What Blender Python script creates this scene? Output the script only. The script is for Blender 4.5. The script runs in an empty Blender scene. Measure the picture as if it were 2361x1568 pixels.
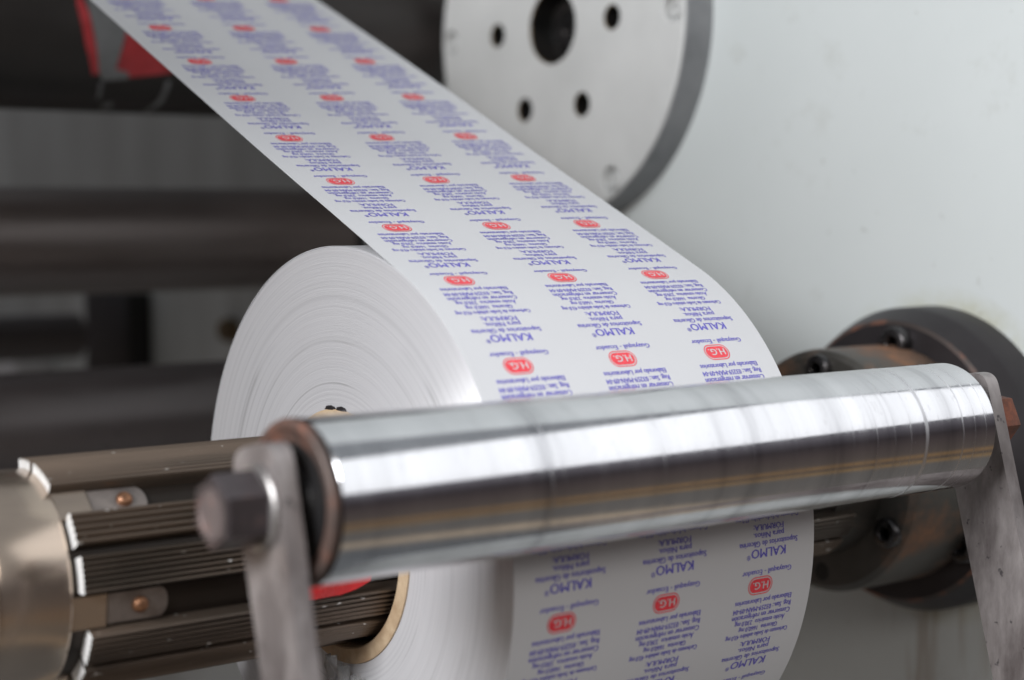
import bpy, bmesh, math, random
import numpy as np
from mathutils import Vector, Matrix, noise
random.seed(4)
S = bpy.context.scene
COL = S.collection
PI = math.pi

# ------------------------------------------------------------------ camera
TH, PT = 0.92845, 0.07781
CAM = Vector((-0.30753, -0.51492, 0.11774))
F = Vector((math.cos(TH)*math.cos(PT), math.sin(TH)*math.cos(PT), -math.sin(PT)))
cd = bpy.data.cameras.new('camera')
cd.sensor_width = 36.0
cd.lens = 36.0*3839.0/2361.0
cd.clip_start = 0.01
cd.clip_end = 60
cd.dof.use_dof = True
cd.dof.focus_distance = 0.612
cd.dof.aperture_fstop = 6.3
cam = bpy.data.objects.new('camera', cd)
COL.objects.link(cam)
cam.location = CAM
cam.rotation_euler = F.to_track_quat('-Z', 'Y').to_euler()
S.camera = cam

# ------------------------------------------------------------------ world and lamps
W = bpy.data.worlds.new('World'); S.world = W; W.use_nodes = True
wn = W.node_tree; wn.nodes.clear()
wo = wn.nodes.new('ShaderNodeOutputWorld'); wb = wn.nodes.new('ShaderNodeBackground')
wt = wn.nodes.new('ShaderNodeTexCoord'); ws = wn.nodes.new('ShaderNodeSeparateXYZ')
wm = wn.nodes.new('ShaderNodeMapRange'); wm.inputs[1].default_value = -1; wm.inputs[2].default_value = 1
wr = wn.nodes.new('ShaderNodeValToRGB')
wn.links.new(wt.outputs['Generated'], ws.inputs[0]); wn.links.new(ws.outputs[2], wm.inputs[0])
wn.links.new(wm.outputs[0], wr.inputs[0]); wn.links.new(wr.outputs[0], wb.inputs[0]); wn.links.new(wb.outputs[0], wo.inputs[0])
cr = wr.color_ramp
cr.elements[0].position = 0.0; cr.elements[0].color = (.30, .32, .34, 1)
cr.elements[1].position = 1.0; cr.elements[1].color = (.62, .66, .70, 1)
# surroundings seen in the chrome: pale floor with two warm strips, dark machine-hall horizon, bright upper half
for p_, c_ in ((.105, (.24, .25, .26)), (.135, (.85, .68, .50)), (.16, (.28, .26, .24)), (.235, (.25, .235, .22)), (.255, (.50, .33, .17)), (.275, (.18, .15, .135)),
               (.30, (.46, .29, .15)), (.325, (.20, .165, .145)), (.42, (.15, .12, .115)), (.50, (.09, .075, .08)), (.55, (.17, .155, .175)), (.58, (.26, .24, .27)), (.70, (.5, .52, .55))):
    e = cr.elements.new(p_); e.color = (*c_, 1)
wb.inputs[1].default_value = 0.50

def area(name, loc, target, size, power, color=(1, 1, 1), sy=None, spread=180):
    l = bpy.data.lights.new(name, 'AREA'); l.energy = power; l.color = color
    l.shape = 'RECTANGLE'; l.size = size; l.size_y = sy or size; l.spread = math.radians(spread)
    o = bpy.data.objects.new(name, l); COL.objects.link(o); o.location = loc
    o.rotation_euler = (Vector(target)-Vector(loc)).to_track_quat('-Z', 'Y').to_euler()
    return o
area('ceiling_lamp', (-1.15, -.38, .66), (0.12, 0.03, 0.08), .55, 26, (.98, .985, 1), .35)
area('front_fill', (-.75, -1.7, .85), (0.1, .2, 0.05), 1.1, 8, (1, .94, .88), .5)  # added soft fill from the front for roller sheen, arms and lower roll
area('window_light', (1.25, -1.15, 1.05), (0.1, -0.05, 0.05), 1.9, 9, (.97, .985, 1), 1.3)

S.view_settings.view_transform = 'Standard'
S.view_settings.look = 'None'
S.view_settings.exposure = 0
S.view_settings.gamma = 1
S.view_settings.use_curve_mapping = False

# ------------------------------------------------------------------ materials
def nt(name):
    m = bpy.data.materials.new(name); m.use_nodes = True
    t = m.node_tree; b = t.nodes['Principled BSDF']
    return m, t, b
def N(t, kind, **kw):
    n = t.nodes.new(kind)
    for k, v in kw.items():
        if k in n.inputs.keys(): n.inputs[k].default_value = v
        else: setattr(n, k, v)
    return n
def L(t, a, b): t.links.new(a, b)
def coord(t, scale=(1, 1, 1), loc=(0, 0, 0)):
    c = N(t, 'ShaderNodeTexCoord'); m = N(t, 'ShaderNodeMapping')
    m.inputs['Scale'].default_value = scale; m.inputs['Location'].default_value = loc
    L(t, c.outputs['Object'], m.inputs[0]); return m.outputs[0]
def nz(t, vec, scale, detail=4, rough=.6):
    n = N(t, 'ShaderNodeTexNoise'); n.inputs['Scale'].default_value = scale
    n.inputs['Detail'].default_value = detail; n.inputs['Roughness'].default_value = rough
    if vec is not None: L(t, vec, n.inputs['Vector'])
    return n.outputs['Fac']
def ramp(t, fac, stops):
    r = N(t, 'ShaderNodeValToRGB'); L(t, fac, r.inputs[0]); e = r.color_ramp.elements
    e[0].position, e[0].color = stops[0][0], (*stops[0][1], 1)
    e[1].position, e[1].color = stops[-1][0], (*stops[-1][1], 1)
    for p, c in stops[1:-1]:
        q = e.new(p); q.color = (*c, 1)
    return r.outputs[0]
def rng(t, v, a, b, c, d):
    m = N(t, 'ShaderNodeMapRange'); L(t, v, m.inputs[0])
    for i, x in enumerate((a, b, c, d)): m.inputs[i+1].default_value = x
    return m.outputs[0]
def mix(t, fac, a, b):
    m = N(t, 'ShaderNodeMix', data_type='RGBA')
    for s, v in ((0, fac), (6, a), (7, b)):
        if hasattr(v, 'is_output'): L(t, v, m.inputs[s])
        else: m.inputs[s].default_value = v if s == 0 else (*v, 1)
    return m.outputs[2]
def bump(t, b, h, strength=.3, dist=.0003):
    n = N(t, 'ShaderNodeBump'); n.inputs['Strength'].default_value = strength; n.inputs['Distance'].default_value = dist
    L(t, h, n.inputs['Height']); L(t, n.outputs[0], b.inputs['Normal'])
def mth(t, op, a, b=None):
    m = N(t, 'ShaderNodeMath', operation=op)
    for i, v in enumerate((a, b)):
        if v is None: continue
        if hasattr(v, 'is_output'): L(t, v, m.inputs[i])
        else: m.inputs[i].default_value = v
    return m.outputs[0]

def simple(name, c1, c2, rough=.5, metal=0., scale=60, bmp=.2, stretch=(1, 1, 1), rvar=.1, det=5, lo=.35, hi=.65):
    m, t, b = nt(name); v = coord(t, stretch); f = nz(t, v, scale, det)
    L(t, ramp(t, f, [(lo, c1), (hi, c2)]), b.inputs['Base Color'])
    L(t, rng(t, f, .3, .7, rough-rvar, rough+rvar), b.inputs['Roughness'])
    b.inputs['Metallic'].default_value = metal
    if bmp: bump(t, b, nz(t, v, scale*4, 3), bmp)
    return m
def rusty(name, base, rust, amount=.5, rough=.5, metal=.7, scale=40):
    m, t, b = nt(name); v = coord(t); f = nz(t, v, scale, 8, .7); g = nz(t, v, scale*.35, 3)
    s = mth(t, 'ADD', mth(t, 'MULTIPLY', f, .6), mth(t, 'MULTIPLY', g, .4))
    k = rng(t, s, .62-amount*.25, .74-amount*.2, 0, 1)
    L(t, mix(t, k, ramp(t, f, [(.35, tuple(x*.75 for x in base)), (.7, base)]), ramp(t, f, [(.4, tuple(x*.55 for x in rust)), (.65, rust)])), b.inputs['Base Color'])
    L(t, rng(t, k, 0, 1, metal, .05), b.inputs['Metallic'])
    L(t, rng(t, k, 0, 1, rough, .8), b.inputs['Roughness'])
    bump(t, b, nz(t, v, scale*6, 4), .35)
    return m

# painted side panel: off-white paint, soft stains, rust drips under the flange
def panel_mat():
    m, t, b = nt('panel_paint'); v = coord(t)
    big = nz(t, v, 3.2, 5, .55); fine = nz(t, v, 26, 6, .7); sp = nz(t, v, 140, 3)
    base = ramp(t, big, [(.3, (.545, .585, .585)), (.7, (.625, .66, .66))])
    base = mix(t, rng(t, fine, .6, .78, 0, .35), base, (.36, .37, .33))
    base = mix(t, rng(t, sp, .70, .78, 0, .5), base, (.22, .21, .18))
    s = N(t, 'ShaderNodeSeparateXYZ'); L(t, v, s.inputs[0])
    st = nz(t, coord(t, (1, 60, 5)), 1.6, 4, .6)
    band = mth(t, 'MULTIPLY', rng(t, mth(t, 'ABSOLUTE', mth(t, 'ADD', s.outputs[1], .006)), .045, .0, 0, 1), rng(t, s.outputs[2], -.30, -.07, .35, 1))
    below = rng(t, s.outputs[2], -.05, -.075, 0, 1)
    drip = mth(t, 'MULTIPLY', mth(t, 'MULTIPLY', rng(t, st, .44, .62, 0, .75), band), below)
    base = mix(t, drip, base, (.20, .10, .028))
    # streaky grime, plus painted-in shade darkening the panel's far left side
    grime_shade = mth(t, 'MULTIPLY', rng(t, nz(t, coord(t, (1, 9, 2)), 1.3, 4, .6), .34, .70, .25, .6), rng(t, s.outputs[1], .36, .60, 0, 1))
    base = mix(t, grime_shade, base, (.20, .20, .19))
    # yellow-green grease rim round the flange foot
    rr = mth(t, 'SQRT', mth(t, 'ADD', mth(t, 'POWER', s.outputs[1], 2), mth(t, 'POWER', s.outputs[2], 2)))
    ring = mth(t, 'MULTIPLY', rng(t, rr, .0835, .070, 0, 1), rng(t, fine, .42, .66, 0, .6))
    base = mix(t, ring, base, (.36, .34, .14))
    L(t, base, b.inputs['Base Color']); b.inputs['Roughness'].default_value = .42
    bump(t, b, nz(t, v, 220, 3), .12)
    return m
M = {}
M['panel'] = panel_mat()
M['plate'] = simple('plate_paint', (.58, .59, .585), (.66, .67, .665), .38, 0, 14, .08)
M['rim'] = simple('machined_rim', (.17, .175, .185), (.26, .265, .275), .45, .2, 30, .15)
M['black'] = simple('dark_bore', (.006, .006, .006), (.014, .012, .011), .45, 0, 60, 0)
M['bore_rim'] = simple('bore_rim', (.08, .055, .03), (.2, .14, .07), .6, .2, 90, .1)
M['steel'] = simple('dull_steel', (.30, .285, .28), (.50, .48, .47), .42, .85, 45, .25)
M['arm'] = None
M['rust_dark'] = rusty('rust_dark', (.045, .040, .043), (.16, .06, .035), .12, .45, .5, 35)
M['rust_bevel'] = rusty('rust_bevel', (.07, .055, .05), (.36, .13, .065), .55, .5, .3, 50)
M['rust_chuck'] = rusty('rust_chuck', (.115, .108, .098), (.26, .125, .065), .44, .42, .6, 30)
M['rust_nut'] = rusty('rust_nut', (.12, .06, .045), (.28, .10, .06), .8, .6, .2, 120)
M['bolt'] = rusty('bolt_steel', (.10, .085, .09), (.20, .10, .075), .3, .36, .6, 150)
M['bolt_face'] = rusty('bolt_face', (.17, .14, .138), (.24, .13, .10), .35, .5, .35, 200)
M['collar'] = rusty('collar_rust', (.11, .08, .07), (.20, .085, .055), .7, .55, .3, 90)
M['screw'] = simple('oiled_screw', (.045, .043, .044), (.10, .095, .097), .25, .85, 120, .15)
M['roller_dark'] = simple('dark_rubber', (.135, .112, .106), (.17, .145, .138), .34, .35, 30, .1, (.3, 1, 1))
M['roller_low'] = simple('dark_coated', (.075, .064, .065), (.10, .087, .087), .36, .25, 30, .1, (.3, 1, 1))
M['roller_top'] = simple('black_rubber', (.020, .017, .016), (.036, .030, .028), .5, 0, 24, .1, (.3, 1, 1))
M['red'] = simple('red_film', (.42, .035, .04), (.60, .06, .07), .35, 0, 60, .3)
M['red2'] = simple('red_tape', (.72, .015, .02), (.85, .03, .03), .25, 0, 120, .5)
M['tape'] = simple('grey_tape', (.16, .165, .17), (.24, .245, .25), .35, 0, 50, .3)
M['slat'] = simple('slat_aluminium', (.075, .060, .048), (.25, .185, .14), .40, .65, 25, .3, (.12, 1, 1), .12)
def flecks(m, col=(.75, .73, .7)):
    t = m.node_tree; b = t.nodes['Principled BSDF']; src = b.inputs['Base Color'].links[0].from_socket
    k = rng(t, nz(t, coord(t, (.5, 1, 1)), 420, 2, .5), .71, .75, 0, .8)
    L(t, mix(t, k, src, col), b.inputs['Base Color'])
flecks(M['slat'])
M['slat_end'] = simple('cut_aluminium', (.80, .80, .79), (.9, .9, .89), .5, .1, 200, .3)
M['tube'] = simple('shaft_tube', (.025, .02, .017), (.06, .048, .04), .4, .7, 30, .2, (.15, 1, 1), .1)
M['sleeve'] = simple('bronze_sleeve', (.42, .345, .285), (.58, .475, .385), .24, .9, 24, .15, (.3, 1, 1), .06)
M['tab'] = simple('tab_steel', (.20, .175, .165), (.34, .295, .27), .42, .8, 90, .25)
M['rivet'] = simple('copper_rivet', (.17, .085, .05), (.34, .17, .09), .42, .7, 300, .2)
M['block'] = simple('black_block', (.008, .008, .009), (.014, .013, .013), .5, 0, 40, .1)

def arm_mat():
    m, t, b = nt('arm_steel'); v = coord(t); f = nz(t, coord(t, (1, 1, .35)), 70, 6, .65); g = nz(t, v, 14, 4)
    c = ramp(t, f, [(.34, (.15, .13, .128)), (.66, (.38, .35, .345))])
    c = mix(t, rng(t, g, .52, .7, 0, .45), c, (.22, .19, .18))
    sp = nz(t, v, 230, 2); c = mix(t, rng(t, sp, .66, .72, 0, .8), c, (.05, .045, .05))
    L(t, c, b.inputs['Base Color']); b.inputs['Metallic'].default_value = .5
    L(t, rng(t, f, .3, .7, .36, .52), b.inputs['Roughness']); bump(t, b, f, .25, .0004)
    return m
M['arm'] = arm_mat()

def chrome_mat():
    m, t, b = nt('chrome'); c = N(t, 'ShaderNodeTexCoord'); s = N(t, 'ShaderNodeSeparateXYZ'); L(t, c.outputs['Object'], s.inputs[0])
    # wear runs round the roller: noise that varies mostly along X
    v1 = coord(t, (1, .06, .06)); n1 = nz(t, v1, 420, 3, .6); n2 = nz(t, v1, 75, 4, .6)
    v3 = coord(t, (1, .25, .25)); n3 = nz(t, v3, 260, 4, .75)
    col = ramp(t, n2, [(.3, (.47, .47, .49)), (.45, (.66, .66, .68)), (.65, (.74, .74, .76))])
    col = mix(t, rng(t, n3, .60, .72, 0, .35), col, (.42, .41, .42))
    # circumferential scratch rings and a few faint ones
    rings = None; wv = mth(t, 'MULTIPLY', mth(t, 'SUBTRACT', nz(t, coord(t), 60, 2), .5), .0016)
    xx = mth(t, 'ADD', s.outputs[0], wv)
    for x0, w, k in ((.1470, .0011, 1.), (.1665, .0005, .7), (.1390, .0003, .5), (.1305, .0003, .4), (.1215, .0003, .45), (.1100, .0003, .35), (-.0165, .0008, .38), (-.0120, .0003, .3), (.026, .0004, .35), (.064, .0003, .35), (.0825, .0003, .3), (.173, .0004, .5), (.179, .0003, .4)):
        k2 = rng(t, mth(t, 'ABSOLUTE', mth(t, 'SUBTRACT', xx, x0)), w, w*.5, 0, k)
        rings = k2 if rings is None else mth(t, 'MAXIMUM', rings, k2)
    # short nicks towards the right end
    vk = coord(t, (1, .16, .16)); nk = rng(t, nz(t, vk, 900, 2, .5), .70, .76, 0, .8)
    nk = mth(t, 'MULTIPLY', nk, rng(t, s.outputs[0], .03, .15, .15, 1)); rings = mth(t, 'MAXIMUM', rings, nk)
    col = mix(t, mth(t, 'MULTIPLY', rings, .6), col, (.60, .60, .62))
    L(t, col, b.inputs['Base Color']); b.inputs['Metallic'].default_value = 1
    ro = mth(t, 'ADD', rng(t, n3, .35, .75, .07, .19), mth(t, 'MULTIPLY', rings, .35))
    L(t, ro, b.inputs['Roughness'])
    bump(t, b, n1, .012, .0003)
    return m
M['chrome'] = chrome_mat()

def paper_web():
    m, t, b = nt('coated_paper'); v = coord(t)
    L(t, ramp(t, nz(t, v, 9, 3), [(.3, (.60, .607, .628)), (.7, (.63, .637, .655))]), b.inputs['Base Color'])
    b.inputs['Roughness'].default_value = .38
    b.inputs['Specular IOR Level'].default_value = .45
    return m
M['web'] = paper_web()
def ink(name, col):
    m, t, b = nt(name); v = coord(t)
    L(t, ramp(t, nz(t, v, 900, 2), [(.3, col), (.75, tuple(min(1, x*1.25+.02) for x in col))]), b.inputs['Base Color'])
    b.inputs['Roughness'].default_value = .4
    return m
M['ink_blue'] = ink('ink_blue', (.115, .10, .49))
M['ink_red'] = ink('ink_red', (.74, .045, .065))

def paper_side():
    m, t, b = nt('wound_paper_edge'); c = N(t, 'ShaderNodeTexCoord'); s = N(t, 'ShaderNodeSeparateXYZ'); L(t, c.outputs['Object'], s.inputs[0])
    wob = nz(t, c.outputs['Object'], 9, 2)
    r = mth(t, 'SQRT', mth(t, 'ADD', mth(t, 'POWER', s.outputs[1], 2), mth(t, 'POWER', s.outputs[2], 2)))
    r2 = mth(t, 'ADD', r, mth(t, 'MULTIPLY', mth(t, 'SUBTRACT', wob, .5), .0012))
    cb = N(t, 'ShaderNodeCombineXYZ'); L(t, r2, cb.inputs[0])
    cc = N(t, 'ShaderNodeCombineXYZ'); L(t, r, cc.inputs[0]); L(t, mth(t, 'MULTIPLY', wob, .02), cc.inputs[1])
    f = nz(t, cb.outputs[0], 1100, 6, .75); g = nz(t, cb.outputs[0], 260, 3, .5); h = nz(t, cc.outputs[0], 2600, 3, .7)
    col = ramp(t, f, [(.34, (.56, .56, .585)), (.5, (.68, .68, .705)), (.66, (.75, .75, .77))])
    col = mix(t, rng(t, g, .56, .70, 0, .35), col, (.40, .40, .41))
    for r0, w, k in ((.0555, .0004, .65), (.0818, .0011, .45), (.0838, .0004, .5), (.0785, .0005, .35), (.0705, .0005, .3), (.0745, .0003, .3), (.0665, .0003, .3), (.0905, .0003, .3), (.0955, .0004, .22), (.0632, .0003, .25), (.0985, .0003, .25)):
        d = mth(t, 'ABSOLUTE', mth(t, 'SUBTRACT', r2, r0)); part = rng(t, nz(t, c.outputs['Object'], 16, 2), .42, .56, 0, 1)
        col = mix(t, mth(t, 'MULTIPLY', rng(t, d, w, w*.3, 0, k), part), col, (.22, .22, .225))
    L(t, col, b.inputs['Base Color'])
    b.inputs['Roughness'].default_value = .7
    b.inputs['Specular IOR Level'].default_value = .3
    hh = mth(t, 'ADD', mth(t, 'MULTIPLY', f, .6), h)
    bump(t, b, hh, .5, .0003)
    # cut edges of the winding give a streaked sheen across the windings
    gl = N(t, 'ShaderNodeBsdfAnisotropic'); gl.inputs['Color'].default_value = (.8, .8, .81, 1)
    gl.inputs['Roughness'].default_value = .72; gl.inputs['Anisotropy'].default_value = .8
    tg = N(t, 'ShaderNodeTangent', direction_type='RADIAL', axis='X'); L(t, tg.outputs[0], gl.inputs['Tangent'])
    mx = N(t, 'ShaderNodeMixShader'); mx.inputs[0].default_value = .28
    out = t.nodes['Material Output']
    L(t, b.outputs[0], mx.inputs[1]); L(t, gl.outputs[0], mx.inputs[2]); L(t, mx.outputs[0], out.inputs[0])
    return m
M['side'] = paper_side()
def cardboard():
    m, t, b = nt('cardboard'); v = coord(t)
    f = nz(t, v, 130, 6, .7); g = nz(t, v, 38, 4)
    c = ramp(t, f, [(.3, (.40, .27, .16)), (.7, (.62, .48, .32))])
    c = mix(t, rng(t, g, .5, .7, 0, .6), c, (.26, .13, .06))
    L(t, c, b.inputs['Base Color']); b.inputs['Roughness'].default_value = .75; bump(t, b, f, .6, .0005)
    return m
M['card'] = cardboard()
def film():
    m, t, b = nt('clear_film'); b.inputs['Base Color'].default_value = (.8, .8, .8, 1)
    b.inputs['Roughness'].default_value = .12; b.inputs['Transmission Weight'].default_value = .75; b.inputs['IOR'].default_value = 1.3
    v = coord(t); bump(t, b, nz(t, v, 160, 3), .8, .002)
    return m
M['film'] = film()

# ------------------------------------------------------------------ mesh helpers
def link(name, me, mats, parent=None, smooth=None):
    for mm in (mats if isinstance(mats, (list, tuple)) else [mats]): me.materials.append(M[mm])
    o = bpy.data.objects.new(name, me); COL.objects.link(o)
    if parent is not None: o.parent = parent
    if smooth is not None:
        for p in me.polygons: p.use_smooth = True
        if smooth < 180: me.set_sharp_from_angle(angle=math.radians(smooth))
    return o
def thing(name, label, cat, group=None, kind=None):
    o = bpy.data.objects.new(name, None); COL.objects.link(o); o.empty_display_size = .02
    o['label'] = label; o['category'] = cat
    if group: o['group'] = group
    if kind: o['kind'] = kind
    return o
def finish(bm, name, mats, parent=None, smooth=30):
    bmesh.ops.recalc_face_normals(bm, faces=bm.faces)
    me = bpy.data.meshes.new(name); bm.to_mesh(me); bm.free()
    return link(name, me, mats, parent, smooth)
def lathe(bm, prof, cy=0, cz=0, seg=128, closed=True, mi=None, a0=0, a1=2*PI):
    """revolve profile [(x, r)] round the X axis through (cy, cz)"""
    full = abs(a1-a0-2*PI) < 1e-6
    n = seg if full else seg+1
    rings = []
    for x, r in prof:
        if r < 1e-7: rings.append([bm.verts.new((x, cy, cz))]*n)
        else: rings.append([bm.verts.new((x, cy-r*math.cos(a0+(a1-a0)*i/seg), cz+r*math.sin(a0+(a1-a0)*i/seg))) for i in range(n)])
    m = len(prof)
    for k in range(m if closed else m-1):
        A, B = rings[k], rings[(k+1) % m]
        for i in range(n if full else n-1):
            j = (i+1) % n
            vs = []
            for q in (A[i], A[j], B[j], B[i]):
                if q not in vs: vs.append(q)
            if len(vs) > 2:
                try:
                    f = bm.faces.new(vs)
                    if mi: f.material_index = mi[k]
                except ValueError: pass
    if not full and closed:
        for i in (0, n-1):
            vs = [r[i] for r in rings]
            try: bm.faces.new(vs)
            except ValueError: pass
def solid_of_rev(name, prof, mats, parent=None, cy=0, cz=0, seg=128, smooth=30, closed=True, mi=None):
    bm = bmesh.new(); lathe(bm, prof, cy, cz, seg, closed, mi); return finish(bm, name, mats, parent, smooth)
def prism_x(bm, poly, x0, x1, mi_side=0, mi_end=0):
    """extrude a (y, z) polygon along X"""
    a = [bm.verts.new((x0, y, z)) for y, z in poly]; b = [bm.verts.new((x1, y, z)) for y, z in poly]
    n = len(poly)
    for i in range(n):
        f = bm.faces.new((a[i], a[(i+1) % n], b[(i+1) % n], b[i])); f.material_index = mi_side
    f = bm.faces.new(a); f.material_index = mi_end
    f = bm.faces.new(b); f.material_index = mi_end
def bevel(bm, w, seg=2, ang=40):
    es = [e for e in bm.edges if len(e.link_faces) == 2 and e.calc_face_angle() > math.radians(ang)]
    bmesh.ops.bevel(bm, geom=es, offset=w, segments=seg, profile=.6, affect='EDGES', clamp_overlap=True)
def box(bm, c, s):
    r = bmesh.ops.create_cube(bm, size=1, matrix=Matrix.Translation(c) @ Matrix.Diagonal((*s, 1)))
    return r['verts']
def plate_with_holes(name, mats, parent, X, X1, cy, cz, R, holes, seg=160, chamfer=.0012):
    """round plate whose face (at X) has real blind holes [(y, z, r, depth)]"""
    bm = bmesh.new()
    def loop(y, z, r, x, n): return [bm.verts.new((x, y+r*math.cos(2*PI*i/n), z+r*math.sin(2*PI*i/n))) for i in range(n)]
    outer = loop(cy, cz, R-chamfer, X, seg); edges = []
    def ring_edges(L_): return [bm.edges.new((L_[i], L_[(i+1) % len(L_)])) for i in range(len(L_))]
    edges += ring_edges(outer); inner = []
    for (y, z, r, d) in holes:
        lp = loop(y, z, r+.0006, X, 48); edges += ring_edges(lp); inner.append(lp)
    bmesh.ops.triangle_fill(bm, edges=edges, use_beauty=True)
    def bridge(a, b, mi):
        for i in range(len(a)):
            f = bm.faces.new((a[i], a[(i+1) % len(a)], b[(i+1) % len(a)], b[i])); f.material_index = mi
    for lp, (y, z, r, d) in zip(inner, holes):
        l1 = loop(y, z, r, X+.0006, 48); bridge(lp, l1, 2 if d > .01 else 0); l2 = loop(y, z, r, X+d, 48); bridge(l1, l2, 1 if d > .01 else 0)
        f = bm.faces.new(l2); f.material_index = 1 if d > .01 else 0
    o1 = loop(cy, cz, R, X+chamfer, seg); bridge(outer, o1, 0); o2 = loop(cy, cz, R, X1, seg); bridge(o1, o2, 0)
    bm.faces.new(o2)
    return finish(bm, name, mats, parent, 35)
def socket_screw(name, X, y, z, r, parent, head=.006, mat='screw', label=None):
    """cap screw standing on the plane x = X, facing -X, with a hexagon socket"""
    bm = bmesh.new(); n = 48
    prof = [(X, r), (X-head+.0012, r), (X-head+.0004, r*.94), (X-head, r*.84), (X-head, r*.50), (X-head+.0004, r*.47)]
    rings = []
    for k, (x, q) in enumerate(prof): rings.append([bm.verts.new((x, y+q*math.cos(2*PI*i/n), z+q*math.sin(2*PI*i/n))) for i in range(n)])
    def hexr(a):
        a = (a % (PI/3)) - PI/6; return r*.42/math.cos(a)
    for x in (X-head+.0005, X-.0010):
        rings.append([bm.verts.new((x, y+hexr(2*PI*i/n)*math.cos(2*PI*i/n), z+hexr(2*PI*i/n)*math.sin(2*PI*i/n))) for i in range(n)])
    for A_, B_ in zip(rings, rings[1:]):
        for i in range(n): bm.faces.new((A_[i], A_[(i+1) % n], B_[(i+1) % n], B_[i]))
    bm.faces.new(rings[-1]); bm.faces.new(rings[0])
    o = finish(bm, name, mat, parent, 35)
    if label: o['label'] = label
    return o
def cyl_patch(name, mat, parent, cy, cz, r, pts, thick=.0006, sub=6, wobble=0.):
    """a piece of tape lying on a roller: polygon [(x, deg)] wrapped on radius r"""
    bm = bmesh.new()
    vs = [bm.verts.new((x, a*PI/180*r, 0)) for x, a in pts]
    f = bm.faces.new(vs)
    bmesh.ops.triangulate(bm, faces=[f])
    for _ in range(3): bmesh.ops.subdivide_edges(bm, edges=bm.edges, cuts=1, use_grid_fill=True)
    top = list(bm.faces)
    ex = bmesh.ops.extrude_face_region(bm, geom=top)
    up = set(v for v in ex['geom'] if isinstance(v, bmesh.types.BMVert))
    for v in bm.verts:
        x, s = v.co.x, v.co.y; a = s/r
        w = wobble*noise.noise(Vector((x*120, s*120, 3)))
        q = r + (thick if v in up else 0) + (w if v in up else 0)
        v.co = (x, cy-q*math.cos(a), cz+q*math.sin(a))
    return finish(bm, name, mat, parent, 50)

# ------------------------------------------------------------------ side panel
XW = 0.33134
panel = thing('side_panel', 'off-white painted metal side panel of the machine behind the rollers', 'panel')
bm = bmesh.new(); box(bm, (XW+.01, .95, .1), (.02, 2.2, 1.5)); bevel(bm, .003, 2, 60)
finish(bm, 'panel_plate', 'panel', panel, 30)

# ------------------------------------------------------------------ big round cover plate
DY, DZ, DR, DT = .27196, .22634, .11642, .02028
disc = thing('cover_plate', 'large round off-white cover plate with a black centre bore and grey rim', 'cover plate')
hr, hp = .05481, 3.1284
holes = [(DY, DZ, .0215, .0165)]
for k in range(6): holes.append((DY+hr*math.cos(hp+k*PI/3), DZ+hr*math.sin(hp+k*PI/3), .0067, .015))
sang = [(.1060, math.radians(a)) for a in (-120.7, 179.6+60, -1.0, 59, 119, 179.6)]
scr = [(DY+r*math.cos(a), DZ+r*math.sin(a)) for r, a in [(.1060, math.radians(x)) for x in (-120.7, -60.7, -.7, 59.3, 119.3, 179.3)]]
for y, z in scr: holes.append((y, z, .0076, .0065))
plate_with_holes('face_plate', ['plate', 'black', 'bore_rim'], disc, XW-DT, XW-.0005, DY, DZ, DR-.0014, holes)
# darker machined band behind the painted face
solid_of_rev('rim_band', [(XW-.0190, DR-.0004), (XW-.0186, DR), (XW+.0002, DR), (XW+.0002, DR-.0013), (XW-.0190, DR-.0013)], 'rim', disc, DY, DZ, 160)
for y, z in scr:
    if z < DZ+.11: socket_screw('socket_screw', XW-DT+.0062, y, z, .0050, disc, .0045, 'plate')
bmk = solid_of_rev('spindle_end', [(XW-DT+.016, .013), (XW-DT+.0125, .013), (XW-DT+.0115, .012), (XW-DT+.0115, .005), (XW-DT+.013, .004), (XW-DT+.013, 0), (XW-DT+.016, 0)], 'screw', disc, DY-.001, DZ-.002, 48, closed=False)
# the bores pass through the rim band too: give the screws' recesses a painted floor
for o in disc.children:
    if o.name.startswith('face_plate'): o.data.materials[1] = M['black']

# ------------------------------------------------------------------ bearing flange + chuck on the winding shaft
fl = thing('bearing_flange', 'dark rusty round bearing flange bolted to the panel behind the chrome roller', 'flange')
solid_of_rev('flange_plate', [(.2995, .030), (.2995, .0646), (.3008, .0664), (.3110, .0712), (.3130, .0720), (XW+.001, .0722), (XW+.001, .030)],
             ['rust_dark', 'rust_bevel'], fl, 0, 0, 160, 25, mi=[0, 1, 0, 0, 0, 0, 0])
for a in (85, -35, 205):
    a = math.radians(a); socket_screw('socket_screw', .3005, -.0565*math.cos(a), .0565*math.sin(a), .0074, fl, .0075, 'screw')
chuck = thing('shaft_chuck', 'round rusty steel chuck holding the winding shaft in front of the flange', 'chuck')
def chuck_body():
    bm = bmesh.new()
    prof = [(.2515, .0375), (.2515, .0520), (.2535, .0545), (.2560, .0552), (.2985, .0552), (.2985, .036)]
    lathe(bm, prof, 0, 0, 160, True); 
    return finish(bm, 'chuck_ring', 'rust_chuck', chuck, 25)
chuck_body()
solid_of_rev('chuck_nose', [(.2255, .0392), (.2265, .0345), (.232, .0338), (.240, .0346), (.2475, .0366), (.2508, .0374), (.262, .0374), (.262, .0385-.004), (.2255, .0325)][1:],
             'rust_chuck', chuck, 0, 0, 128, 40)
for a in (90, -28, 210):
    a = math.radians(a); socket_screw('socket_screw', .2525, -.0465*math.cos(a), .0465*math.sin(a), .0066, chuck, .0045, 'screw')
for a in (-87, 30, 150):
    a = math.radians(a)
    bm = bmesh.new(); y, z = -.0460*math.cos(a), .0460*math.sin(a)
    lathe(bm, [(.2511, .0001), (.2511, .0038), (.2514, .0042), (.2520, .0042), (.2520, .0001)], y, z, 32)
    o = finish(bm, 'screw_hole', 'black', chuck, 30)

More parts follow.
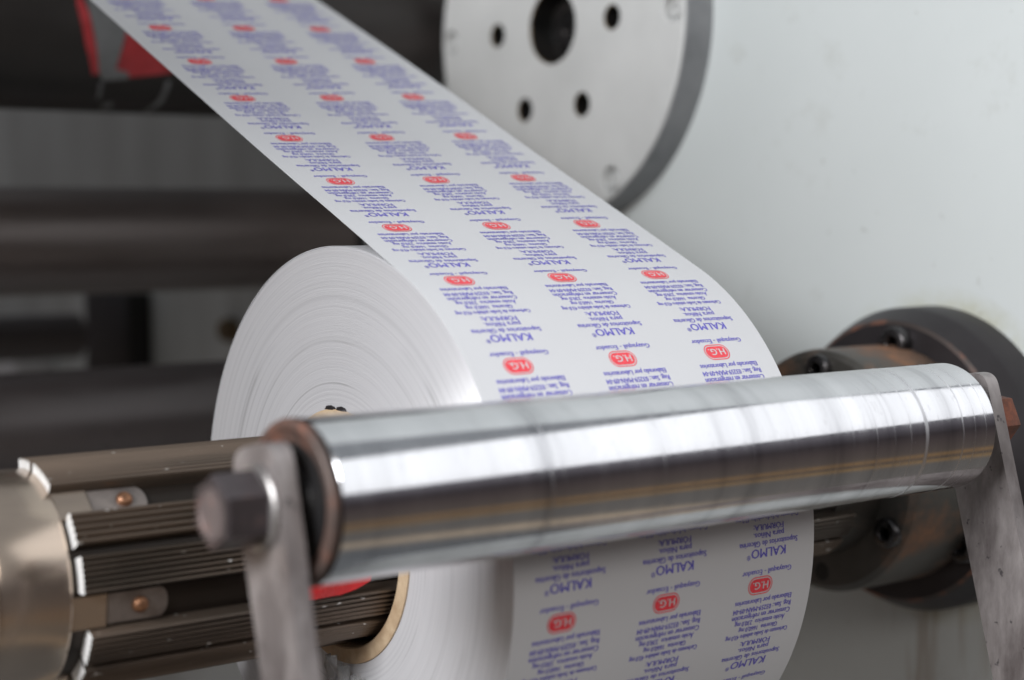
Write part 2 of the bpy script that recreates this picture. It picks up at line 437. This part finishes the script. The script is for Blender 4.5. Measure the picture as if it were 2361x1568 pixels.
# ------------------------------------------------------------------ winding shaft (expanding slat shaft)
sh = thing('winding_shaft', 'steel winding shaft with ridged slats through the core of the paper roll', 'shaft')
solid_of_rev('shaft_tube', [(-.60, 0), (-.60, .0332), (.255, .0332), (.255, 0)], 'tube', sh, 0, 0, 128, closed=False)
solid_of_rev('end_sleeve', [(-.62, .030), (-.62, .0362), (-.1392, .0362), (-.1380, .0352), (-.1368, .0355), (-.1165, .0355), (-.1155, .0350), (-.1155, .030)],
             'sleeve', sh, 0, 0, 128, 30)
def slat(a0, a1, ridges, x0, x1, rin=.0325, rout=.0386, depth=.0013):
    bm = bmesh.new(); poly = []
    a0, a1 = math.radians(a0), math.radians(a1); n = ridges*6
    for i in range(n+1):
        a = a0+(a1-a0)*i/n; ph = (i % 6)/6.
        h = abs(math.sin(PI*ph)) if 0 < i < n else 0
        r = rout-depth*(1-h**.8); poly.append((-r*math.cos(a), r*math.sin(a)))
    for i in range(6, -1, -1):
        a = a0+(a1-a0)*i/6; poly.append((-rin*math.cos(a), rin*math.sin(a)))
    prism_x(bm, poly, x0, x1, 0, 1)
    return finish(bm, 'ridged_slat', ['slat', 'slat_end'], sh, 35)
PR = [(98.5, 83.5, 81.5, 58.5, -.1165, 5, 8), (41.5, 24.5, 19.5, 1.5, -.1135, 5, 7), (-19, -37, -41, -58, -.1100, 6, 6)]
for a0, a1, b0, b1, x0, n0, n1 in PR:
    slat(a0, a1, n0, x0, .236); slat(b0, b1, n1, x0+.0005, .236)
for k in (1, 2, 3):
    slat(98.5+60*k, 83.5+60*k, 5, -.1165, .236); slat(81.5+60*k, 64+60*k, 5, -.1165, .236)
# tabs between the slats, each held by a rivet
def cyl_box(bm, a0, a1, x0, x1, r0, r1, round_end=False, seg=14):
    a0, a1 = math.radians(a0), math.radians(a1); am, ha = (a0+a1)/2, (a1-a0)/2
    hw = ha*r1; pts = [(x0, -hw)]
    if round_end:
        for i in range(seg+1):
            t = -PI/2+PI*i/seg; pts.append((x1-hw*.55+hw*.55*math.cos(t), hw*math.sin(t)))
    else: pts += [(x1, -hw), (x1, hw)]
    pts.append((x0, hw))
    A_ = []; B_ = []
    for x, s in pts:
        a = am+s/r1
        A_.append(bm.verts.new((x, -r1*math.cos(a), r1*math.sin(a)))); B_.append(bm.verts.new((x, -r0*math.cos(a), r0*math.sin(a))))
    n = len(pts)
    bm.faces.new(A_); bm.faces.new(B_)
    for i in range(n): bm.faces.new((A_[i], A_[(i+1) % n], B_[(i+1) % n], B_[i]))
for am, x0, x1, xr in ((49.5, -.1150, -.0855, -.0928), (-8.5, -.1150, -.0840, -.0932), (-70, -.1150, -.0830, -.0930)):
    bm = bmesh.new(); cyl_box(bm, am-9.2, am+8.2, -.1160, x0+.0105, .0330, .0353); bevel(bm, .0004, 2)
    finish(bm, 'sleeve_tongue', 'sleeve', sh, 35)
    bm = bmesh.new(); cyl_box(bm, am-8.4, am+7.9, x0+.0110, x1, .0328, .0348, True); bevel(bm, .0003, 2)
    t_ = finish(bm, 'retaining_tab', 'tab', sh, 35)
    a = math.radians(am-.2); cx = Vector((xr, -.0347*math.cos(a), .0347*math.sin(a))); nrm = Vector((0, -math.cos(a), math.sin(a)))
    bm = bmesh.new(); bmesh.ops.create_uvsphere(bm, u_segments=24, v_segments=12, radius=.0027)
    bmesh.ops.scale(bm, vec=(1, 1, .75), verts=bm.verts)
    bmesh.ops.transform(bm, matrix=Matrix.Translation(cx) @ nrm.to_track_quat('Z', 'Y').to_matrix().to_4x4(), verts=bm.verts)
    finish(bm, 'rivet', 'rivet', t_, 180)
cyl_patch('red_tape', 'red2', sh, 0, 0, .0387, [(-.0480, -9), (-.0480, -18.0), (-.0312, -17.6), (-.0225, -17.4), (-.0165, -15.2), (-.0110, -12.0), (-.0100, -5)], .0005, wobble=.0006)

# ------------------------------------------------------------------ paper roll and web
R0 = .105; RW = .13524; AL = .42566
ca, sa = math.cos(AL), math.sin(AL)
roll = thing('paper_roll', 'white paper roll printed with blue text and red oval badges, feeding up to the left', 'paper roll')
solid_of_rev('wound_paper', [(0, .0462), (0, R0-.0006), (.0003, R0-.0003), (RW-.0003, R0-.0003), (RW, R0-.0006), (RW, .0462)], ['side'], roll, 0, 0, 256, 30)
solid_of_rev('cardboard_core', [(-.0006, .0461), (-.0010, .0455), (-.0010, .0408), (-.0004, .0402), (RW, .0402), (RW+.001, .041), (RW+.001, .0461)], 'card', roll, 0, 0, 160, 40)
def on_web(x, s, h=0.):
    r = R0+h
    if s >= 0: return (x, -sa*r+ca*s, ca*r+sa*s)
    a = AL+PI/2-s/R0
    return (x, r*math.cos(a), r*math.sin(a))
def build_web():
    svals = list(np.linspace(-R0*2*PI*.985, 0, 300)) + list(np.linspace(.01, .62, 62))
    xs = np.linspace(.0, RW, 13); V = []; Fs = []
    def crease(x, s):
        if s <= 0: return 0.
        k = min(1, s/.08)
        return k*0.0015*noise.noise(Vector((x*9, s*7, 1.3)))
    for h in (0, 1):
        for s in svals:
            for x in xs: V.append(on_web(float(x), float(s), (-.00022 if h == 0 else 0)+crease(x, s)))
    n = len(xs); m = len(svals)
    idx = lambda h, i, j: h*n*m+i*n+j
    for i in range(m-1):
        for j in range(n-1):
            Fs.append((idx(1, i, j), idx(1, i, j+1), idx(1, i+1, j+1), idx(1, i+1, j)))
            Fs.append((idx(0, i, j), idx(0, i+1, j), idx(0, i+1, j+1), idx(0, i, j+1)))
        for j in (0, n-1): Fs.append((idx(0, i, j), idx(1, i, j), idx(1, i+1, j), idx(0, i+1, j)))
    for i in (0, m-1):
        for j in range(n-1): Fs.append((idx(0, i, j), idx(0, i, j+1), idx(1, i, j+1), idx(1, i, j)))
    me = bpy.data.meshes.new('printed_web'); me.from_pydata(V, [], Fs)
    bm = bmesh.new(); bm.from_mesh(me); bmesh.ops.recalc_face_normals(bm, faces=bm.faces); bm.to_mesh(me); bm.free()
    return me, crease
web_me, crease = build_web()

# lettering of one printed tile: reading direction is -X, each next line lies further up the web (+s)
def text_tris(body, width, height, bold=0.):
    cu = bpy.data.curves.new('lettering', 'FONT'); cu.body = body; cu.size = 1; cu.resolution_u = 2; cu.offset = bold
    cu.align_x = 'CENTER'
    o = bpy.data.objects.new('lettering', cu); COL.objects.link(o)
    dg = bpy.context.evaluated_depsgraph_get(); me = bpy.data.meshes.new_from_object(o.evaluated_get(dg))
    me.calc_loop_triangles()
    v = np.empty(len(me.vertices)*3); me.vertices.foreach_get('co', v); v = v.reshape(-1, 3)[:, :2]
    tr = np.empty(len(me.loop_triangles)*3, int); me.loop_triangles.foreach_get('vertices', tr); tr = tr.reshape(-1, 3)
    bpy.data.objects.remove(o); bpy.data.curves.remove(cu); bpy.data.meshes.remove(me)
    v = v.copy(); x0, x1 = v[:, 0].min(), v[:, 0].max()
    v[:, 0] = (v[:, 0]-(x0+x1)/2)*width/(x1-x0); v[:, 1] = v[:, 1]*height/.72
    return v, tr
def stadium(w, h, n=14):
    r = h/2; p = []
    for i in range(n+1): a = -PI/2+PI*i/n; p.append((w/2-r+r*math.cos(a), r*math.sin(a)))
    for i in range(n+1): a = PI/2+PI*i/n; p.append((-w/2+r+r*math.cos(a), r*math.sin(a)))
    return np.array(p)
def tile():
    # (text, centre x, baseline s, width, cap height, bold)
    rows = [('KALMO', .0034, .0118, .0172, .0034, .00016), ('Supositorios de Glicerina', .0034, .0145, .0289, .0021, .00009),
            ('para Niños.', .0034, .0174, .0152, .0021, .00009), ('FÓRMULA:', .0034, .0203, .0150, .0021, .00010),
            ('Carbonato de Sodio anhidro 43,0 mg', .0031, .02345, .0310, .0019, .00007), ('Glicerina  1660,0 mg', .0029, .0261, .0194, .0019, .00007),
            ('Ácido esteárico  230,0 mg', .0031, .0287, .0250, .0019, .00008), ('Conservar en refrigeración', .0031, .0312, .0290, .0021, .00009),
            ('Reg. San.: 03259-MAN-09-04', .0030, .0339, .0288, .0020, .00009), ('Elaborado por Laboratorios', .0030, .0368, .0281, .0020, .00009),
            ('Guayaquil - Ecuador', .0031, .0042+.0433, .0245, .0020, .00008), ('®', -.0064, .0100, .0018, .0018, .00002)]
    V = []; T = []; MI = []; H = []; n = 0
    def add(v, t, mi, h):
        nonlocal n
        V.append(v); T.append(t+n); MI.append(np.full(len(t), mi)); H.append(np.full(len(v), h)); n += len(v)
    for body, cx_, s0, w, hgt, bold in rows:
        v, t = text_tris(body, w-2*bold, hgt, 0.)
        # baseline faces -s, letters rise towards -s
        # two strikes a hair apart give the heavy strokes of the print
        for dx, hh in ((-bold*.7, .00010), (bold*.7, .00012)):
            q = np.stack([cx_-v[:, 0]+dx, s0+.0016-v[:, 1]], 1); add(q, t, 1, hh)
    cyb = .0433
    def fan(p, mi, h):
        c = np.vstack([[0, 0], p]); k = len(p)
        add(np.stack([.0004+c[:, 0], cyb+c[:, 1]], 1), np.array([(0, 1+i, 1+(i+1) % k) for i in range(k)]), mi, h)
    fan(stadium(.0103, .0050), 2, .00010)
    a, b = stadium(.0119, .0066), stadium(.0112, .0059); k = len(a)
    add(np.stack([.0004+np.r_[a[:, 0], b[:, 0]], cyb+np.r_[a[:, 1], b[:, 1]]], 1),
        np.array([x for i in range(k) for x in ((i, (i+1) % k, k+(i+1) % k), (i, k+(i+1) % k, k+i))]), 2, .00010)
    v, t = text_tris('H.G.', .0076, .0028, .0)
    for dx, hh in ((-.00007, .00017), (.00007, .00019)): add(np.stack([.0004+dx-v[:, 0], cyb+.00135-v[:, 1]], 1), t, 0, hh)
    return np.vstack(V), np.vstack(T), np.concatenate(MI), np.concatenate(H)
def assemble_web():
    TV, TT, TM, TH_ = tile()
    Vs, Ts, Ms = [], [], []; off = 0
    for X0 in (.0197, .0647, .1092):
        for n in range(-8, 12):
            sb = -.0045+(n-1)*.0433           # tile origin: the badge below it
            x = X0-.0004+TV[:, 0]; s = sb+TV[:, 1]; h = TH_.copy()
            ok = s.max() < .60 and s.min() > -R0*2*PI*.97
            if not ok: continue
            far = np.maximum(s, 0); sp = np.where(s > 0, s*(1+(x-.04)*.57*np.minimum(1, far/.05)), s)
            r = R0+h; flat = sp >= 0
            a = AL+PI/2-sp/R0
            y = np.where(flat, -sa*r+ca*sp, r*np.cos(a)); z = np.where(flat, ca*r+sa*sp, r*np.sin(a))
            cr_ = np.zeros(len(sp)); ids = np.nonzero(flat)[0]
            for i in ids: cr_[i] = crease(float(x[i]), float(sp[i]))
            y = y+np.where(flat, -sa*cr_, 0); z = z+np.where(flat, ca*cr_, 0)
            Vs.append(np.stack([x, y, z], 1)); Ts.append(TT+off); Ms.append(TM); off += len(x)
    V = np.vstack(Vs); T = np.vstack(Ts); MI = np.concatenate(Ms)
    # outward winding
    p, q, r = V[T[:, 0]], V[T[:, 1]], V[T[:, 2]]; nn = np.cross(q-p, r-p)
    c = (p+q+r)/3; c[:, 0] = 0; flatn = np.array([0, -sa, ca])
    outw = np.where((c @ np.array([0, ca, sa]) > 0)[:, None], flatn, c/np.linalg.norm(c, axis=1)[:, None])
    fl_ = (nn*outw).sum(1) < 0; T[fl_] = T[fl_][:, ::-1]
    # join with the sheet
    nb = len(web_me.vertices); bv = np.empty(nb*3); web_me.vertices.foreach_get('co', bv)
    quads = [list(pl.vertices) for pl in web_me.polygons]; nq = len(quads)
    me = bpy.data.meshes.new('printed_web')
    me.vertices.add(nb+len(V)); me.vertices.foreach_set('co', np.r_[bv, V.ravel()])
    lv = np.r_[np.array(quads).ravel(), (T+nb).ravel()]
    me.loops.add(len(lv)); me.loops.foreach_set('vertex_index', lv.astype(np.int32))
    me.polygons.add(nq+len(T))
    st = np.r_[np.arange(nq)*4, nq*4+np.arange(len(T))*3]
    me.polygons.foreach_set('loop_start', st.astype(np.int32))
    me.polygons.foreach_set('material_index', np.r_[np.zeros(nq, np.int32), MI.astype(np.int32)])
    me.polygons.foreach_set('use_smooth', np.r_[np.ones(nq, bool), np.zeros(len(T), bool)])
    me.update(calc_edges=True); me.validate()
    o = link('printed_web', me, ['web', 'ink_blue', 'ink_red'], roll)
    me.set_sharp_from_angle(angle=math.radians(40))
    return o
assemble_web()
# torn notches at the top of the core
for dy_, dz_, w in ((.0056, .0462, .0036), (-.0018, .0464, .0034)):
    bm = bmesh.new(); bmesh.ops.create_icosphere(bm, subdivisions=3, radius=1)
    for v in bm.verts:
        d = 1+.35*noise.noise(v.co*2.3)
        v.co = Vector((-.0003+v.co.x*.0007*d, dy_+v.co.y*w*d, dz_+v.co.z*.0009*d-.00012*(v.co.y*2)**2))
    o = finish(bm, 'torn_notch', 'rust_dark', roll, 180); o['label'] = 'dark torn notch at the top of the core'

# ------------------------------------------------------------------ chrome pressure roller with its two arms
AY, AZ, AR = -.1228, .0387, .0231
pr = thing('pressure_roller', 'shiny scratched chrome roller pressed against the front of the paper roll', 'roller')
solid_of_rev('roller_body', [(-.0860, .0), (-.0860, .0230), (-.0859, AR), (.184, AR), (.1852, .0221), (.1852, 0)], 'chrome', pr, AY, AZ, 192, 30, closed=False)
solid_of_rev('end_collar', [(-.0862, .0165), (-.0864, .0200), (-.0868, .0226), (-.0880, .0232), (-.0892, .0227), (-.0896, .0214), (-.0888, .0202), (-.0878, .0190), (-.0874, .0165)],
             'collar', pr, AY, AZ, 128, 60)
solid_of_rev('bearing', [(-.0862, 0), (-.0862, .0163), (-.0878, .0163), (-.0878, .010), (-.0884, .0095), (-.0884, 0)], 'block', pr, AY, AZ, 64, 30, closed=False)
solid_of_rev('axle', [(-.0915, 0), (-.0915, .006), (-.0885, .006), (-.0885, 0)], 'bolt', pr, AY, AZ, 32, closed=False)
solid_of_rev('axle', [(.1853, 0), (.1853, .006), (.1985, .006), (.1985, 0)], 'bolt', pr, AY, AZ, 32, closed=False)
def arm(name, label, x0, x1, tilt, w_top, w, length, rise, bolt):
    root = thing(name, label, 'roller arm', 'flat arms carrying the chrome roller')
    root.location = (x0, AY, AZ)
    t = math.radians(tilt); d = Vector((-math.sin(t), -math.cos(t))); n = Vector((math.cos(t), -math.sin(t)))   # d runs down the arm, n points to +y
    bm = bmesh.new(); poly = []
    for i in range(21):
        a = PI*i/20; c, s_ = math.cos(a), math.sin(a)
        p = n*(w_top*math.copysign(abs(c)**.6, c))-d*(rise-w_top*.72+w_top*.72*abs(s_)**.6)
        poly.append((p.x, p.y))
    for k, ww in ((.02, w_top*.5+w*.5), (.045, w), (length, w*1.04)):
        pass
    for k, ww in ((.012, w_top), (.035, w), (length, w)): p = -n*ww+d*k; poly.append((p.x, p.y))
    for k, ww in ((length, w), (.035, w), (.012, w_top)): p = n*ww+d*k; poly.append((p.x, p.y))
    prism_x(bm, poly, 0, x1-x0); bevel(bm, .0009, 3, 50)
    finish(bm, 'flat_bar', 'arm', root, 40)
    def hexnut(nm, xa, xb, r, mat, fmat, rot=.3):
        bm = bmesh.new(); k = 6
        s1 = 1 if xb > xa else -1
        prof = [(xa, 0, 0), (xa, 1, 0), (xb-s1*.0009, 1, 0), (xb, .93, 0), (xb, .66, 1), (xb-s1*.0005, .62, 1), (xb-s1*.0005, 0, 1)]
        m_ = 48; rings = []
        for x, q, c in prof:
            rg = []
            for i in range(m_):
                a = 2*PI*i/m_+rot; aa = ((2*PI*i/m_) % (PI/3))-PI/6
                hx = r*math.cos(PI/6)/math.cos(aa)
                rr_ = hx if c == 0 else r*1.0
                rr_ = rr_*q if q else 0
                rg.append(bm.verts.new((x, rr_*math.cos(a), rr_*math.sin(a))))
            rings.append(rg)
        for j, (A_, B_) in enumerate(zip(rings, rings[1:])):
            for i in range(m_):
                f = bm.faces.new((A_[i], A_[(i+1) % m_], B_[(i+1) % m_], B_[i])); f.material_index = 1 if j >= 4 else 0
        bmesh.ops.remove_doubles(bm, verts=bm.verts, dist=1e-6)
        return finish(bm, nm, [mat, fmat], root, 28)
    if bolt:
        bm = bmesh.new(); lathe(bm, [(-.0001, .0), (-.0001, .0113), (-.0006, .0118), (-.0012, .0118), (-.0017, .0112), (-.0017, 0)], 0, 0, 64, False)
        finish(bm, 'washer', 'steel', root, 30)
        hexnut('hex_bolt', -.0015, -.0142, .0104, 'bolt', 'bolt_face', .56)
    else:
        hexnut('hex_nut', x1-x0+.0001, x1-x0+.0120, .0105, 'rust_nut', 'rust_nut', .1)
    return root
arm('roller_arm', 'grey steel arm with a big hex bolt at the left end of the chrome roller', -.0985, -.0925, 14, .0120, .0110, .30, .0168, True)
arm('roller_arm', 'flat spotted grey steel arm at the far right end of the chrome roller', .1985, .2050, 15.5, .0120, .0120, .30, .0180, False)

# ------------------------------------------------------------------ dark guide rollers behind
g1 = thing('guide_roller', 'thick dark guide roller across the middle left with a brownish sheen', 'roller', 'dark guide rollers behind the paper')
YM, ZM, RM = .548, .0973, .0355
solid_of_rev('roller_body', [(-1.2, 0), (-1.2, RM), (.3215, RM), (.3225, RM-.001), (.3225, 0)], 'roller_dark', g1, YM, ZM, 128, closed=False)
solid_of_rev('end_ring', [(.3227, 0), (.3227, RM*.93), (XW, RM*.93), (XW, 0)], 'block', g1, YM, ZM, 64, closed=False)
g2 = thing('guide_roller', 'dark guide roller just above the ridged shaft, behind the paper roll', 'roller', 'dark guide rollers behind the paper')
solid_of_rev('roller_body', [(-.9, 0), (-.9, .0335), (.32, .0335), (.321, .0325), (.321, 0)], 'roller_low', g2, .45, -.0122, 128, closed=False)
solid_of_rev('axle', [(.3212, 0), (.3212, .012), (XW, .012), (XW, 0)], 'steel', g2, .45, -.0122, 48, closed=False)
g3 = thing('guide_roller', 'wide black roller at the top left with red film taped on it', 'roller', 'dark guide rollers behind the paper')
solid_of_rev('roller_body', [(-1.1, 0), (-1.1, .06), (.3285, .06), (.3290, .059), (.3290, 0)], 'roller_top', g3, .46, .2376, 160, closed=False)
def patch(n_, m_, pts, th=.0006, w=0): 
    return cyl_patch(n_, m_, g3, .46, .2376, .0601, pts, th, wobble=w)
patch('red_film', 'red', [(.0690, 4), (.0756, -7.2), (.0790, -18), (.0880, -42), (.0835, -43), (.0749, -24), (.0680, -3)], .0005)
patch('red_film', 'red', [(.0950, -14), (.1120, -18), (.1360, -30), (.1320, -39), (.1050, -43.5), (.0940, -38.5)], .0005, .0006)
patch('grey_tape', 'tape', [(.0710, 8), (.0860, 8), (.0985, -14), (.0965, -30), (.0960, -38.2), (.1047, -39.8), (.1060, -44), (.0903, -46.2), (.0868, -41), (.0800, -20)], .0012)
patch('tape_end', 'tape', [(.0895, -49), (.0915, -49), (.0945, -62), (.0925, -62)], .0009)
patch('tape_end', 'tape', [(.1310, -45), (.1335, -45), (.1350, -62), (.1325, -79), (.1290, -79), (.1318, -62)], .0009)
patch('tape_end', 'tape', [(.0990, -68), (.1040, -66), (.1060, -72), (.1000, -75)], .0009)

gd = thing('added_guard', 'dark guard plate with an added unseen shading hood above the black roller at the top left', 'guard')  # plate fills the dark top corner, added also to shade the left wall
bm = bmesh.new(); box(bm, (-.385, .52, .59), (1.41, .012, .50)); bevel(bm, .002, 2, 60); finish(bm, 'plate', 'roller_top', gd, 30)
bm = bmesh.new(); box(bm, (-.725, .193, .36), (.85, .642, .010)); bevel(bm, .002, 2, 60); box(bm, (.001, .39, .3605), (.60, .24, .009)); finish(bm, 'added_shade_hood', 'roller_top', gd, 30)  # unseen cover, added to shade the upper web and left background

bk = thing('bearing_block', 'black bearing block on the panel between the two lower dark rollers', 'bearing block')
bm = bmesh.new(); box(bm, (XW-.012, .930, .004), (.024, .098, .080)); bevel(bm, .003, 2); finish(bm, 'block_body', 'block', bk, 35)
bm = bmesh.new(); lathe(bm, [(-.6, 0), (-.6, .020), (XW-.061, .020), (XW-.061, 0)], .905, .006, 48, False)
o = finish(bm, 'stub_shaft', 'roller_low', bk, 35)
bm = bmesh.new(); lathe(bm, [(.14, .0201), (.14, .024), (.155, .024), (.155, .0201)], .905, .006, 48, True)
finish(bm, 'shaft_collar', 'sleeve', bk, 35)
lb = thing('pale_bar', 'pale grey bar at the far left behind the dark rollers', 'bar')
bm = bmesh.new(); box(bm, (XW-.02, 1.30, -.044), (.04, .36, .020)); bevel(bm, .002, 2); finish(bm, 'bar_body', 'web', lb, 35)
kn = thing('small_knob', 'small round metal knob on the panel left of the paper roll', 'knob')
solid_of_rev('knob_body', [(XW, 0), (XW, .010), (XW-.008, .010), (XW-.012, .008), (XW-.012, 0)], 'bore_rim', kn, .722, .0193, 48, closed=False)

# crumpled clear film at the lower edge of the core
fm = thing('film_scrap', 'crumpled shiny clear film scrap below the core of the paper roll', 'film scrap')
bm = bmesh.new()
for k in range(3):
    g = []
    for i in range(9):
        for j in range(4):
            u, v_ = i/8, j/3
            y = .0035-.0085*k-.004*v_-.003*u; z = -.0435-.030*u-.002*k
            x = -.0022-.004*abs(math.sin(PI*v_))-.0015*noise.noise(Vector((u*5, v_*3, k)))
            g.append(bm.verts.new((x, y+.0012*noise.noise(Vector((u*6, k, v_))), z)))
    for i in range(8):
        for j in range(3): bm.faces.new((g[i*4+j], g[i*4+j+1], g[(i+1)*4+j+1], g[(i+1)*4+j]))
bmesh.ops.solidify(bm, geom=list(bm.faces), thickness=.00025)
finish(bm, 'film', 'film', fm, 180)
